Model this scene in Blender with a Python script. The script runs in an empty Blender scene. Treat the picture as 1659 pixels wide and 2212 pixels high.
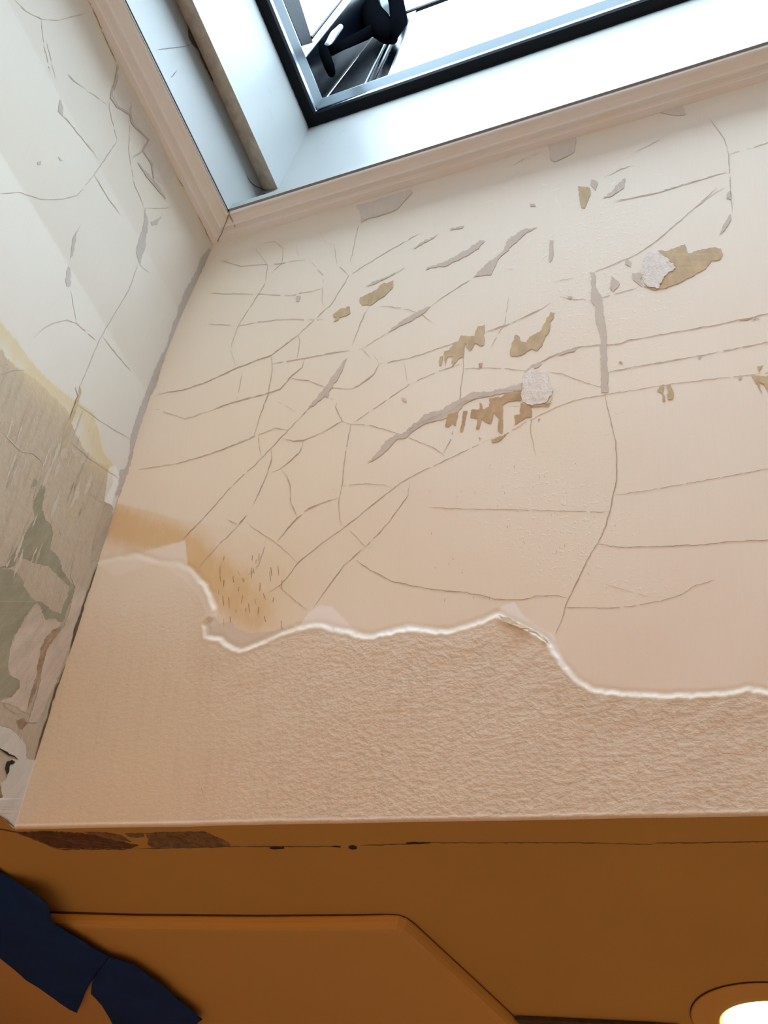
import bpy, bmesh, math, random
import numpy as np
from mathutils import Matrix, Vector
from mathutils.geometry import tessellate_polygon

random.seed(5); RNG = np.random.default_rng(5)
SC = bpy.context.scene
COL = SC.collection
# ---------------------------------------------------------------- camera
F = 2138.0; CX, CY = 829.5, 1106.0; EYE = 1.6          # eye 1.6 m above the floor
def _ray(p): return np.array([p[0]-CX, -(p[1]-CY), -F])
_x = -_ray((-4033, 1860.)); _x /= np.linalg.norm(_x)
_y = _ray((2215, 3975.)); _y /= np.linalg.norm(_y)
_y -= _x*(_x@_y); _y /= np.linalg.norm(_y)
ROT = np.array([_x, _y, np.cross(_x, _y)])
cam = bpy.data.cameras.new('camera'); cam_o = bpy.data.objects.new('camera', cam); COL.objects.link(cam_o)
cam.sensor_fit = 'HORIZONTAL'; cam.sensor_width = 36; cam.lens = F/1659*36; cam.clip_start = .02
cam_o.matrix_world = Matrix.Translation((0, 0, EYE)) @ Matrix(ROT.tolist()).to_4x4()
SC.camera = cam_o
# ---------------------------------------------------------------- light
SKY = 11.0; DOWN = 2.6; VANITY = 13.8; EXPO = 0.0
WARM = (1.0, .42, .09)
SC.view_settings.view_transform = 'Standard'; SC.view_settings.look = 'None'
SC.view_settings.gamma = 1; SC.view_settings.use_curve_mapping = False; SC.view_settings.exposure = EXPO
w = bpy.data.worlds.new('sky'); SC.world = w; w.use_nodes = True
bg = w.node_tree.nodes['Background']; bg.inputs[0].default_value = (.73, .885, 1.0, 1); bg.inputs[1].default_value = SKY
pl = bpy.data.lights.new('skylight_portal', 'AREA'); pl.shape = 'RECTANGLE'; pl.size = 1.95; pl.size_y = 1.42
pl.cycles.is_portal = True
po = bpy.data.objects.new('skylight_portal', pl); COL.objects.link(po); po.location = (-.04, -.12, 2.72+EYE)
# ---------------------------------------------------------------- materials
def mat(name, col, rough=.7, metal=0., build=None, emit=None, spec=.5):
    m = bpy.data.materials.new(name); m.use_nodes = True
    b = m.node_tree.nodes['Principled BSDF']
    b.inputs['Base Color'].default_value = (*col, 1); b.inputs['Roughness'].default_value = rough
    b.inputs['Metallic'].default_value = metal; b.inputs['Specular IOR Level'].default_value = spec
    if emit:
        b.inputs['Emission Color'].default_value = (*emit[0], 1); b.inputs['Emission Strength'].default_value = emit[1]
    if build: build(m.node_tree, b)
    return m
def N(t, kind, **kw):
    n = t.nodes.new(kind)
    for k, v in kw.items(): setattr(n, k, v)
    return n
def noise(t, scale, vec=None, detail=4, rough=.55, mapping=None):
    n = N(t, 'ShaderNodeTexNoise'); n.inputs['Scale'].default_value = scale
    n.inputs['Detail'].default_value = detail; n.inputs['Roughness'].default_value = rough
    if vec is None:
        g = N(t, 'ShaderNodeNewGeometry'); vec = g.outputs['Position']
    if mapping:
        mp = N(t, 'ShaderNodeMapping'); mp.inputs['Scale'].default_value = mapping
        t.links.new(vec, mp.inputs[0]); vec = mp.outputs[0]
    t.links.new(vec, n.inputs['Vector']); return n.outputs['Fac']
def ramp(t, fac, a, b, ca=(0, 0, 0, 1), cb=(1, 1, 1, 1)):
    r = N(t, 'ShaderNodeValToRGB'); r.color_ramp.elements[0].position = a; r.color_ramp.elements[1].position = b
    r.color_ramp.elements[0].color = ca; r.color_ramp.elements[1].color = cb
    t.links.new(fac, r.inputs[0]); return r.outputs[0]
def mixc(t, fac, a, b):
    m = N(t, 'ShaderNodeMix', data_type='RGBA')
    for s, v in ((0, fac), (6, a), (7, b)):
        if isinstance(v, bpy.types.NodeSocket): t.links.new(v, m.inputs[s])
        else: m.inputs[s].default_value = v
    return m.outputs[2]
def mul(t, a, b, op='MULTIPLY'):
    m = N(t, 'ShaderNodeMath', operation=op)
    for s, v in ((0, a), (1, b)):
        if isinstance(v, bpy.types.NodeSocket): t.links.new(v, m.inputs[s])
        else: m.inputs[s].default_value = v
    return m.outputs[0]
def bump(t, b, h, strength, dist):
    n = N(t, 'ShaderNodeBump'); n.inputs['Distance'].default_value = dist
    t.links.new(h, n.inputs['Height'])
    if isinstance(strength, bpy.types.NodeSocket): t.links.new(strength, n.inputs['Strength'])
    else: n.inputs['Strength'].default_value = strength
    t.links.new(n.outputs[0], b.inputs['Normal']); return n

def plaster(paint, tan, damp=(.70, .50, .24)):
    def f(t, b):
        uv = N(t, 'ShaderNodeUVMap', uv_map='wall').outputs[0]
        A = lambda s: N(t, 'ShaderNodeAttribute', attribute_name=s).outputs['Fac']
        # old paint, brushed grain running up the wall
        grain = noise(t, 1, uv, 5, .6, (260, 10, 1)); cloud = noise(t, 3.2, uv, 5, .6)
        fine = noise(t, 90, uv, 4, .6)
        c = mixc(t, ramp(t, cloud, .35, .65), (*paint, 1), (paint[0]*.985, paint[1]*.955, paint[2]*.94, 1))
        c = mixc(t, mul(t, ramp(t, grain, .35, .75), .10), c, (paint[0]*.80, paint[1]*.76, paint[2]*.70, 1))
        # worn undercoat
        tn = mixc(t, ramp(t, fine, .3, .7), (*tan, 1), (tan[0]*.90, tan[1]*.87, tan[2]*.82, 1))
        streak = noise(t, 1, uv, 6, .7, (85, 7, 1))
        tn = mixc(t, mul(t, ramp(t, streak, .5, .7), .6), tn, (tan[0]*.66, tan[1]*.60, tan[2]*.52, 1))
        c = mixc(t, A('under'), c, tn)
        # damp stains
        wob = noise(t, 1, uv, 7, .68, (34, 15, 1)); sn = N(t, 'ShaderNodeMath', operation='ADD'); t.links.new(A('stain'), sn.inputs[0])
        t.links.new(mul(t, mul(t, wob, .5, 'SUBTRACT'), 1.3), sn.inputs[1])
        st = ramp(t, sn.outputs[0], .05, .85)
        c = mixc(t, mul(t, st, A('stain')), c, (*damp, 1))
        c = mixc(t, mul(t, A('yellow'), .42), c, (.78, .68, .42, 1))
        c = mixc(t, A('white'), c, (.90, .90, .89, 1))
        c = mixc(t, A('grey'), c, (.66, .60, .53, 1))
        # specks of dirt
        sp = N(t, 'ShaderNodeTexVoronoi'); sp.inputs['Scale'].default_value = 55; t.links.new(uv, sp.inputs['Vector'])
        c = mixc(t, mul(t, ramp(t, sp.outputs['Distance'], .035, .06, (1, 1, 1, 1), (0, 0, 0, 1)), mul(t, ramp(t, cloud, .5, .62), .3)), c, (.30, .22, .14, 1))
        t.links.new(c, b.inputs['Base Color'])
        b.inputs['Roughness'].default_value = .62
        big = noise(t, 1, uv, 3, .5, (95, 125, 1)); small = noise(t, 230, uv, 3, .6)
        hgt = mul(t, mul(t, ramp(t, big, .38, .66), A('rough')), mul(t, small, .12), 'ADD')
        pit = noise(t, 120, uv, 2, .5)
        hgt = mul(t, hgt, mul(t, mul(t, ramp(t, pit, .58, .72), A('pits')), .9), 'ADD')
        hgt = mul(t, hgt, mul(t, grain, .05), 'ADD')
        bump(t, b, hgt, .32, .0020)
    return f
M = {}
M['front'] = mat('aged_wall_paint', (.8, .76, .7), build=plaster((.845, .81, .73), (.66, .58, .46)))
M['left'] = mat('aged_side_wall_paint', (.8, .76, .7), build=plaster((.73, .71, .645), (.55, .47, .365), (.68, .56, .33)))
def dec(name, col, amt=.12, k=60, rough=.75):
    def f(t, b):
        n = noise(t, k, None, 5, .65, (1, 1, .25))
        c = mixc(t, ramp(t, n, .3, .7), (*[v*(1+amt) for v in col], 1), (*[v*(1-amt*1.6) for v in col], 1))
        t.links.new(c, b.inputs['Base Color']); bump(t, b, n, .3, .001)
    return mat(name, col, rough, build=f)
M['grey'] = dec('grey_undercoat', (.60, .545, .485), .04)
M['lgrey'] = dec('pale_grey_undercoat', (.70, .66, .61), .03)
M['khaki'] = dec('khaki_plaster', (.56, .45, .29), .12)
M['brown'] = dec('brown_plaster', (.52, .37, .22), .14)
M['olive'] = dec('olive_paint', (.34, .315, .215), .13, 45)
M['white'] = dec('bare_white_plaster', (.76, .73, .70), .04)
M['tan'] = dec('tan_undercoat', (.62, .52, .39), .1)
def chip_b(t, b):
    n = noise(t, 75, None, 5, .7, (1, 1, .4)); t.links.new(mixc(t, ramp(t, n, .3, .7), (.84, .82, .80, 1), (.72, .69, .66, 1)), b.inputs['Base Color']); bump(t, b, n, .7, .004)
M['chip'] = mat('broken_white_plaster', (.8, .78, .76), .8, build=chip_b)
M['tanl'] = dec('pale_tan_undercoat', (.60, .53, .42), .06)
M['tan'] = dec('tan_undercoat', (.48, .40, .30), .1)
M['pink'] = dec('pink_beige_plaster', (.61, .51, .41), .1)
M['filler'] = dec('pale_filler', (.66, .63, .57), .06)
M['wetwood'] = dec('damp_dark_lath', (.12, .045, .02), .45, 70)
M['dryboard'] = dec('scraped_brown_board', (.21, .125, .06), .35, 60)
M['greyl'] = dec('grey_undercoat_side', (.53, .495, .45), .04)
M['rust'] = dec('damp_brown_plaster', (.40, .27, .17), .3, 90)
M['crack'] = dec('hairline_crack', (.50, .41, .31), .2)
M['faint'] = dec('faint_crack', (.62, .55, .46), .08)
M['dark'] = dec('deep_crack', (.15, .10, .06), .3)
M['scrape'] = mat('pale_scrape', (.93, .93, .92), .6)
M['soot'] = dec('blackened_joint', (.055, .048, .04), .3)
M['hole'] = mat('dark_cavity', (.02, .015, .01), .9)
def ceil_b(t, b):
    n = noise(t, 3, None, 4); s = noise(t, 260, None, 3)
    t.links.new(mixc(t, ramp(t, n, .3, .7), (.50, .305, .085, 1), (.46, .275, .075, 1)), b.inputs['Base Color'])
    bump(t, b, s, .15, .001)
M['ceil'] = mat('cream_ceiling_paint', (.74, .6, .42), .75, build=ceil_b)
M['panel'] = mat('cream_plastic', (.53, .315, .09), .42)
M['trim'] = mat('cream_gloss_trim_paint', (.82, .735, .62), .4,
    build=lambda t, b: t.links.new(mixc(t, ramp(t, noise(t, 9, None, 5), .4, .75), (.93, .925, .915, 1), (.92, .88, .80, 1)), b.inputs['Base Color']))
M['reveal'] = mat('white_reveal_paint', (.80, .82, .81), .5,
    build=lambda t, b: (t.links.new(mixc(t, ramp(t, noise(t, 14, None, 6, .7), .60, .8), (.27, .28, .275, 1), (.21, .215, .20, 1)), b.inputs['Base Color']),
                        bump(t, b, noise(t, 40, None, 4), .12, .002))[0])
M['board'] = dec('dirty_bare_board', (.72, .63, .51), .16, 40)
M['black'] = mat('black_sealant', (.006, .007, .009), .6, spec=.15,
    build=lambda t, b: bump(t, b, noise(t, 120, None, 3), .3, .002))
M['blackgloss'] = mat('black_gloss_metal', (.0015, .0025, .005), .2, spec=.12, build=lambda t, b: bump(t, b, noise(t, 8, None, 2), .1, .01))
M['bracket'] = mat('black_greased_metal', (.0015, .0018, .0025), .6, spec=.0, build=lambda t, b: bump(t, b, noise(t, 70, None, 4), .2, .003))
M['steel'] = mat('dull_grey_metal', (.42, .50, .56), .28, .7)
M['room'] = mat('beige_room_paint', (.72, .58, .42), .8)
M['floor'] = mat('tan_floor_tile', (.55, .42, .30), .6,
    build=lambda t, b: t.links.new(mixc(t, ramp(t, noise(t, 6), .4, .6), (.58, .45, .32, 1), (.50, .38, .27, 1)), b.inputs['Base Color']))
def tape_b(t, b):
    n = noise(t, 500, None, 2); bump(t, b, n, .4, .0006)
    t.links.new(mixc(t, ramp(t, noise(t, 12), .3, .7), (.009, .040, .185, 1), (.007, .031, .145, 1)), b.inputs['Base Color'])
M['tape'] = mat('blue_crepe_tape', (.01, .05, .26), .8, spec=.1, build=tape_b)
M['sheet'] = mat('masking_film', (.56, .33, .12), .5)
M['wood'] = dec('dark_stained_wood', (.045, .028, .02), .4, 30)  # dark brown, also used for the painted shadow strips
M['lamp'] = mat('glowing_lens', (.9, .85, .7), .5, emit=((1, .80, .42), 9))
def pane_b(t, b):
    out = t.nodes['Material Output']; tr = N(t, 'ShaderNodeBsdfTransparent'); gl = N(t, 'ShaderNodeBsdfGlossy'); gl.inputs['Roughness'].default_value = .05
    tr.inputs[0].default_value = (.93, .97, 1, 1); mx = N(t, 'ShaderNodeMixShader'); mx.inputs[0].default_value = .06
    t.links.new(tr.outputs[0], mx.inputs[1]); t.links.new(gl.outputs[0], mx.inputs[2]); t.links.new(mx.outputs[0], out.inputs[0])
M['pane'] = mat('clear_acrylic', (1, 1, 1), build=pane_b)
def opal_b(t, b):
    out = t.nodes['Material Output']; tr = N(t, 'ShaderNodeBsdfTranslucent'); tr.inputs[0].default_value = (.85, .93, 1, 1)
    tp = N(t, 'ShaderNodeBsdfTransparent'); tp.inputs[0].default_value = (.9, .96, 1, 1)
    mx = N(t, 'ShaderNodeMixShader'); mx.inputs[0].default_value = .45
    t.links.new(tr.outputs[0], mx.inputs[1]); t.links.new(tp.outputs[0], mx.inputs[2]); t.links.new(mx.outputs[0], out.inputs[0])
M['opal'] = mat('opal_acrylic', (1, 1, 1), build=opal_b)

# ---------------------------------------------------------------- object helpers
def link(name, verts, faces, mats, midx=None, parent=None, smooth=False):
    me = bpy.data.meshes.new(name)
    v = [(a, b, c+EYE) for a, b, c in verts]
    me.from_pydata(v, [], faces)
    for m in (mats if isinstance(mats, (list, tuple)) else [mats]): me.materials.append(m)
    if midx is not None: me.polygons.foreach_set('material_index', midx)
    if smooth: me.polygons.foreach_set('use_smooth', [True]*len(me.polygons))
    me.update()
    o = bpy.data.objects.new(name, me); COL.objects.link(o)
    if parent: o.parent = parent; o.matrix_parent_inverse = parent.matrix_world.inverted()
    return o
def struct(o): o['kind'] = 'structure'; return o
def tag(o, label, cat, group=None):
    o['label'] = label; o['category'] = cat
    if group: o['group'] = group
    return o
def empty(name, loc):
    o = bpy.data.objects.new(name, None); COL.objects.link(o); o.location = (loc[0], loc[1], loc[2]+EYE)
    o.empty_display_size = .05; bpy.context.view_layer.update(); return o
def prism(poly, off):           # poly of 3-D points, extruded by a vector, with caps
    n = len(poly); off = np.array(off)
    v = [tuple(p) for p in poly] + [tuple(np.array(p)+off) for p in poly]
    f = [tuple(range(n)), tuple(range(2*n-1, n-1, -1))] + [(i, (i+1) % n+n, (i+1) % n)[:0] or (i, i+n, (i+1) % n+n, (i+1) % n) for i in range(n)]
    return v, f
def box(x0, x1, y0, y1, z0, z1):
    return prism([(x0, y0, z0), (x1, y0, z0), (x1, y1, z0), (x0, y1, z0)], (0, 0, z1-z0))
def join(*parts):
    V, Fc = [], []
    for v, f in parts:
        k = len(V); V += list(v); Fc += [tuple(i+k for i in q) for q in f]
    return V, Fc
def tube(pts, radii, seg=12):
    P = [Vector(p) for p in pts]; V, Fc = [], []
    up = Vector((.3, .2, .93)).normalized()
    for i, p in enumerate(P):
        d = (P[min(i+1, len(P)-1)]-P[max(i-1, 0)]).normalized()
        a = d.cross(up).normalized(); b = d.cross(a)
        for k in range(seg):
            th = 2*math.pi*k/seg; V.append(tuple(p+radii[i]*(a*math.cos(th)+b*math.sin(th))))
    for i in range(len(P)-1):
        for k in range(seg):
            k2 = (k+1) % seg; Fc.append((i*seg+k, i*seg+k2, (i+1)*seg+k2, (i+1)*seg+k))
    Fc.append(tuple(range(seg-1, -1, -1))); Fc.append(tuple((len(P)-1)*seg+k for k in range(seg)))
    return V, Fc
def ring(loops):                # loops: list of (x0,x1,y0,y1,z); a mitred frame swept through them
    V, Fc = [], []
    for x0, x1, y0, y1, z in loops: V += [(x0, y0, z), (x1, y0, z), (x1, y1, z), (x0, y1, z)]
    for i in range(len(loops)-1):
        for k in range(4):
            k2 = (k+1) % 4; Fc.append((i*4+k, i*4+k2, i*4+4+k2, i*4+4+k))
    return V, Fc

# ---------------------------------------------------------------- the planes of the place
def W(p): return ROT @ _ray(p)
def onz(p, h): d = W(p); return d*h/d[2]
def ony(p, Y): d = W(p); return d*Y/d[1]
def onx(p, X): d = W(p); return d*X/d[0]
def proj(P):                    # world (eye-relative) -> photo coordinates, vectorised
    c = np.asarray(P) @ ROT
    return np.stack([CX + F*c[..., 0]/-c[..., 2], CY - F*c[..., 1]/-c[..., 2]], -1)
ZC, ZT = .8, 1.9                # ceiling and casing height above the eye
YB, YT = 1.2055, .644           # front wall of the shaft leans inwards going up
def yw(z): return YB + (YT-YB)*(z-ZC)/(ZT-ZC)
NF = np.array([0, -(ZT-ZC), (YT-YB)]); NF = NF/np.linalg.norm(NF)       # towards the shaft
def on_front(p):
    d = W(p); t = YB - (YT-YB)*ZC/(ZT-ZC); s = (YT-YB)/(ZT-ZC)
    return d * (t/(d[1]-s*d[2]))
CORN = np.array([on_front(p) for p in [(30, 1789), (75, 1640), (125, 1482), (165, 1365), (211, 1216), (250, 1090), (322, 858), (392, 680), (460, 530)]])
def xc(z):                      # corner of front and left wall
    z = np.asarray(z, float)
    r = np.interp(z, CORN[:, 2], CORN[:, 0])
    top = CORN[-1]; s = (CORN[-1]-CORN[-2])
    return np.where(z > top[2], top[0]+(z-top[2])*s[0]/s[2]*.5, r)
def on_left(p):
    d = W(p); X = -1.25
    for _ in range(40):
        q = d*X/d[0]; X = .5*X + .5*float(xc(q[2]))
    return d*X/d[0]
NL = np.array([1.1, 0, -.29]); NL /= np.linalg.norm(NL)

# ---------------------------------------------------------------- 2-D masks over the walls
def inside(P, poly):
    x, y = P[:, 0], P[:, 1]; r = np.zeros(len(P), bool); n = len(poly)
    for i in range(n):
        x0, y0 = poly[i]; x1, y1 = poly[(i+1) % n]
        if y0 == y1: continue
        c = ((y0 > y) != (y1 > y)) & (x < (x1-x0)*(y-y0)/(y1-y0)+x0); r ^= c
    return r
def pdist(P, line):
    best = np.full(len(P), 1e9)
    for a, b in zip(line[:-1], line[1:]):
        a = np.array(a, float); b = np.array(b, float); ab = b-a
        t = np.clip(((P-a) @ ab)/(ab@ab), 0, 1); d = np.hypot(*(P-a-t[:, None]*ab).T); best = np.minimum(best, d)
    return best
def sm(x, a, b): t = np.clip((x-a)/(b-a), 0, 1); return t*t*(3-2*t)
def jag(line, amp, step=7, closed=False):
    out = []; pts = list(line)+([line[0]] if closed else [])
    for a, b in zip(pts[:-1], pts[1:]):
        n = max(1, int(math.dist(a, b)/step))
        for k in range(n):
            t = k/n; j = amp if k else amp*.4
            out.append((a[0]+(b[0]-a[0])*t+random.uniform(-j, j), a[1]+(b[1]-a[1])*t+random.uniform(-j, j)))
    if not closed: out.append(tuple(pts[-1]))
    return out
_wt = [(random.uniform(.005, .05), random.uniform(.005, .05), random.uniform(0, 6.3)) for _ in range(14)]
def wob(P, k=1.):
    return sum(np.sin(P[:, 0]*a*k+P[:, 1]*b*k+c) for a, b, c in _wt)/14

TORN = jag([(203, 1217), (245, 1210), (300, 1200), (350, 1217), (385, 1218), (412, 1230), (440, 1258), (458, 1288), (466, 1320), (460, 1338), (443, 1350), (447, 1374), (478, 1378), (492, 1392),
        (520, 1404), (560, 1388), (600, 1370), (642, 1356), (690, 1350), (742, 1362), (790, 1375), (830, 1369), (880, 1356), (930, 1362), (965, 1365), (1005, 1354),
        (1040, 1342), (1072, 1326), (1085, 1332), (1125, 1352), (1165, 1372), (1192, 1396), (1212, 1430), (1240, 1462), (1285, 1491), (1350, 1498), (1440, 1503),
        (1530, 1500), (1590, 1492), (1622, 1487), (1659, 1494), (1720, 1500), (1900, 1502), (2100, 1540), (2350, 1500), (2700, 1570), (3400, 1560), (5200, 1560)], 2.4, 7)
LOWER = TORN + [(5200, 2600), (-100, 2300), (-100, 1900), (30, 1800)]
def h_front(P):
    P = np.asarray(P, float).reshape(-1, 2)
    m = (P[:, 1] > 1150)
    h = np.zeros(len(P)); Q = P[m]
    if len(Q):
        d = pdist(Q, TORN); s = np.where(inside(Q, LOWER), d, -d)
        w = sm(Q[:, 0], 400, 470)*.9+.1
        hh = .0034*w*sm(s, -1.5, 9) + .0008*w*np.exp(-((s-7)/5)**2) - .0006*np.exp(-((s+5)/5)**2)
        hh *= (1-.45*sm(s, 14, 90))
        h[m] = hh*(1+.4*wob(Q, 2.))
    h += .0011*wob(P, .35)
    for c, r, a in (((1160, 838), 36, .0022), ((1424, 586), 34, .0022)):
        q = P-np.array(c); rr = np.hypot(q[:, 0], q[:, 1]); h += .25*a*sm(-rr, -r-14, -r+6)
    return h
def h_left(P):
    P = np.asarray(P, float).reshape(-1, 2); return .0012*wob(P, .5)

class Wall:
    def __init__(s, on, nrm, hf, mats):
        s.on, s.n, s.hf = on, nrm, hf; s.V = []; s.F = []; s.mi = []; s.names = list(mats); s.k = 0; s.layer = 0
    def pt(s, p, lift): return s.on(p) + s.n*(float(s.hf([p])[0])+lift)
    def patch(s, m, poly, amp=1.3, step=4.5, lift=.00028):
        amp *= 1.35
        poly = jag(poly, amp, step, True); s.layer += 1; l = lift+.000003*s.layer
        tri = tessellate_polygon([[Vector((a, b, 0)) for a, b in poly]]); k = s.k+len(s.V)
        s.V += [s.pt(p, l) for p in poly]; s.F += [tuple(i+k for i in t) for t in tri]; s.mi += [s.names.index(m)]*len(tri)
    def crack(s, m, line, wpx=1.6, amp=1.0, gap=.0, taper=True, lift=.0005):
        wpx *= .58 if wpx < 3 else .85; pts = jag(line, amp, 8); n = len(pts); k = s.k+len(s.V); s.layer += 1
        for i, p in enumerate(pts):
            a = np.array(pts[max(i-1, 0)]); b = np.array(pts[min(i+1, n-1)]); d = b-a; d /= max(np.hypot(*d), 1e-6)
            e = np.array([-d[1], d[0]]); ww = wpx*.5*random.uniform(.55, 1.35)
            if taper: ww *= min(1, .25+min(i, n-1-i)*.3)
            q = np.array(p); l = lift+.000002*s.layer
            s.V += [s.pt(tuple(q+e*ww), l), s.pt(tuple(q-e*ww), l)]
        for i in range(n-1):
            if random.random() < gap: continue
            s.F.append((k+2*i, k+2*i+2, k+2*i+3, k+2*i+1)); s.mi.append(s.names.index(m))
def wall_object(name, grid, attrs, wall, uvs):
    nr, nc, _ = grid.shape; gv = grid.reshape(-1, 3)
    idx = np.arange(nr*nc).reshape(nr, nc)
    q = np.stack([idx[:-1, :-1], idx[:-1, 1:], idx[1:, 1:], idx[1:, :-1]], -1).reshape(-1, 4)
    extra = np.array(wall.V, float).reshape(-1, 3)
    allv = np.vstack([gv, extra]); allv[:, 2] += EYE
    nv = len(allv); ef = wall.F
    me = bpy.data.meshes.new(name); me.vertices.add(nv); me.vertices.foreach_set('co', allv.ravel())
    loops = np.concatenate([q.ravel(), np.array([i for f in ef for i in f], int)])
    tot = np.concatenate([np.full(len(q), 4), np.array([len(f) for f in ef], int)])
    st = np.concatenate([[0], np.cumsum(tot)[:-1]])
    me.loops.add(len(loops)); me.loops.foreach_set('vertex_index', loops.astype(np.int32))
    me.polygons.add(len(tot)); me.polygons.foreach_set('loop_start', st.astype(np.int32))
    me.polygons.foreach_set('material_index', np.concatenate([np.zeros(len(q), int), np.array(wall.mi, int)]).astype(np.int32))
    me.polygons.foreach_set('use_smooth', np.concatenate([np.ones(len(q), bool), np.zeros(len(ef), bool)]))
    for a, v in attrs.items():
        at = me.attributes.new(a, 'FLOAT', 'POINT'); at.data.foreach_set('value', np.concatenate([v.ravel(), np.zeros(len(extra))]).astype(np.float32))
    uv = me.uv_layers.new(name='wall'); full = np.vstack([uvs.reshape(-1, 2), np.zeros((len(extra), 2))])
    uv.data.foreach_set('uv', full[loops].astype(np.float32).ravel())
    for n in wall.names: me.materials.append(M[n])
    me.update(calc_edges=True); me.validate()
    o = bpy.data.objects.new(name, me); COL.objects.link(o); return struct(o)

# ---------------------------------------------------------------- front wall of the skylight shaft
zz = np.concatenate([np.arange(ZC+.006, 1.93, .0021)])
tt = np.concatenate([np.linspace(0, 1, 700), np.linspace(1.004, 1.86, 190)])
X1 = .10
zg = zz[:, None]; xl = xc(zz)[:, None]
xg = np.where(tt[None, :] <= 1, xl + (X1-xl)*tt[None, :], X1 + 1.285*(tt[None, :]-1))
G = np.stack([xg, yw(zg)+0*xg, zg+0*xg], -1)
px = proj(G.reshape(-1, 3))
G = (G.reshape(-1, 3) + NF*h_front(px)[:, None]).reshape(G.shape)
# rounded lower edge turning into the ceiling
r = .006; base = G[0]
edge = []
for a in (90, 70, 50, 30, 12):
    th = math.radians(a); e = base.copy(); e[:, 2] = ZC - .0004 + r*(1-math.sin(th)); e[:, 1] = base[:, 1] + r*(1-math.cos(th))
    edge.append(e)
G = np.concatenate([np.stack(edge), G]); 
px = proj(G.reshape(-1, 3))
uvs = np.stack([G[..., 0], (G[..., 2]-ZC)*1.12], -1)
x, y = px[:, 0], px[:, 1]
low = inside(px, LOWER)
sd = np.full(len(px), 200.); near = (y > 1150) & (y < 1560); sd[near] = pdist(px[near], TORN)
at = {}
at['rough'] = np.where(low, (.22+.78*sm(x, 330, 800))*sm(sd, 0, 22), 0)*sm(y, 1180, 1400)
at['pits'] = np.exp(-((x-1200)/150)**2-((y-1120)/130)**2)*.5 + .35*np.exp(-((x-1300)/170)**2-((y-620)/230)**2)*(~low) + .3*np.exp(-((x-1380)/90)**2-((y-1270)/30)**2)
at['pits'] = np.where(low, 0, at['pits'])
ST = [(225, 1120), (300, 1145), (395, 1178), (450, 1225), (500, 1270), (545, 1320)]
STP = [(215, 1105), (240, 1085), (300, 1098), (380, 1120), (470, 1140), (530, 1160), (570, 1195), (610, 1230), (628, 1290), (625, 1340), (600, 1372), (520, 1404), (480, 1380), (468, 1320), (440, 1255), (405, 1220), (400, 1168), (300, 1196), (203, 1214)]
ins = inside(px, STP); ds = np.full(len(px), 300.); nb = (y > 950) & (y < 1480) & (x < 800); ds[nb] = pdist(px[nb], STP+[STP[0]])
core = np.full(len(px), 300.); core[nb] = pdist(px[nb], ST)
at['stain'] = np.where(low, 0, np.where(ins, .30+.55*sm(-core, -75, -15), .30*sm(-ds, -14, 0)))*sm(x, 195, 235)
at['yellow'] = np.clip(.6*np.exp(-((x-600)/300)**2-((y-900)/330)**2) + .7*np.exp(-((x-600)/75)**2-((y-1270)/110)**2)*(~low) + .4*np.exp(-((x-1200)/130)**2-((y-930)/110)**2) + .35*np.exp(-((x-470)/60)**2-((y-610)/60)**2)
                + np.where(low, .55*np.exp(-((x-250)/230)**2-((y-1620)/300)**2), 0) + .6*np.exp(-((x-150)/22)**2-((y-1495)/60)**2) + .7*np.exp(-((x-115)/30)**2-((y-1650)/14)**2)
                + .35*np.exp(-((x-900)/400)**2-((y-1250)/130)**2)*(~low), 0, 1)
ridge = np.exp(-((sd-3)/2.6)**2)*np.where(x > 430, 1, .3)*np.clip(-.05+2.6*np.abs(wob(px, 2.2)), 0, .7)
fade = .45+.55*np.clip(np.exp(-((x-520)/90)**2)+np.exp(-((x-900)/130)**2)+np.exp(-((x-1250)/60)**2)+.6*np.exp(-((x-1450)/200)**2), 0, 1)
wp = np.zeros(len(px))
for poly in ([(645, 1356), (665, 1325), (690, 1307), (716, 1310), (738, 1332), (758, 1352), (790, 1374), (735, 1362), (690, 1350)],
             [(795, 1374), (850, 1352), (890, 1346), (935, 1354), (965, 1362), (900, 1362), (840, 1372)],
             [(1072, 1326), (1086, 1308), (1112, 1300), (1130, 1330), (1160, 1352), (1196, 1372), (1212, 1410), (1235, 1455), (1205, 1425), (1185, 1392), (1125, 1352)],
             [(203, 1216), (300, 1192), (400, 1166), (405, 1222), (385, 1216), (340, 1215), (250, 1245)],
             [(385, 1216), (412, 1230), (440, 1258), (458, 1288), (466, 1320), (460, 1338), (445, 1325), (430, 1290), (400, 1255), (360, 1228)]):
    wp = np.maximum(wp, inside(px, poly)*(.95 if poly[0][0] > 600 else .30))
at['white'] = np.clip(np.maximum(ridge*fade, wp), 0, 1)*np.where(y > 1150, 1, 0)
at['grey'] = inside(px, [(462, 1330), (475, 1345), (500, 1342), (512, 1358), (540, 1368), (580, 1365), (640, 1352), (600, 1370), (560, 1387), (520, 1402), (492, 1388), (480, 1375), (447, 1372), (443, 1350)])*.75
at['under'] = .5*low*sm(y, 1180, 1500)
WF = Wall(on_front, NF, h_front, ['front', 'grey', 'lgrey', 'khaki', 'brown', 'white', 'crack', 'faint', 'dark', 'tan', 'rust', 'scrape', 'chip'])
WF.k = G.shape[0]*G.shape[1]
C = WF.crack; Pp = WF.patch
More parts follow.
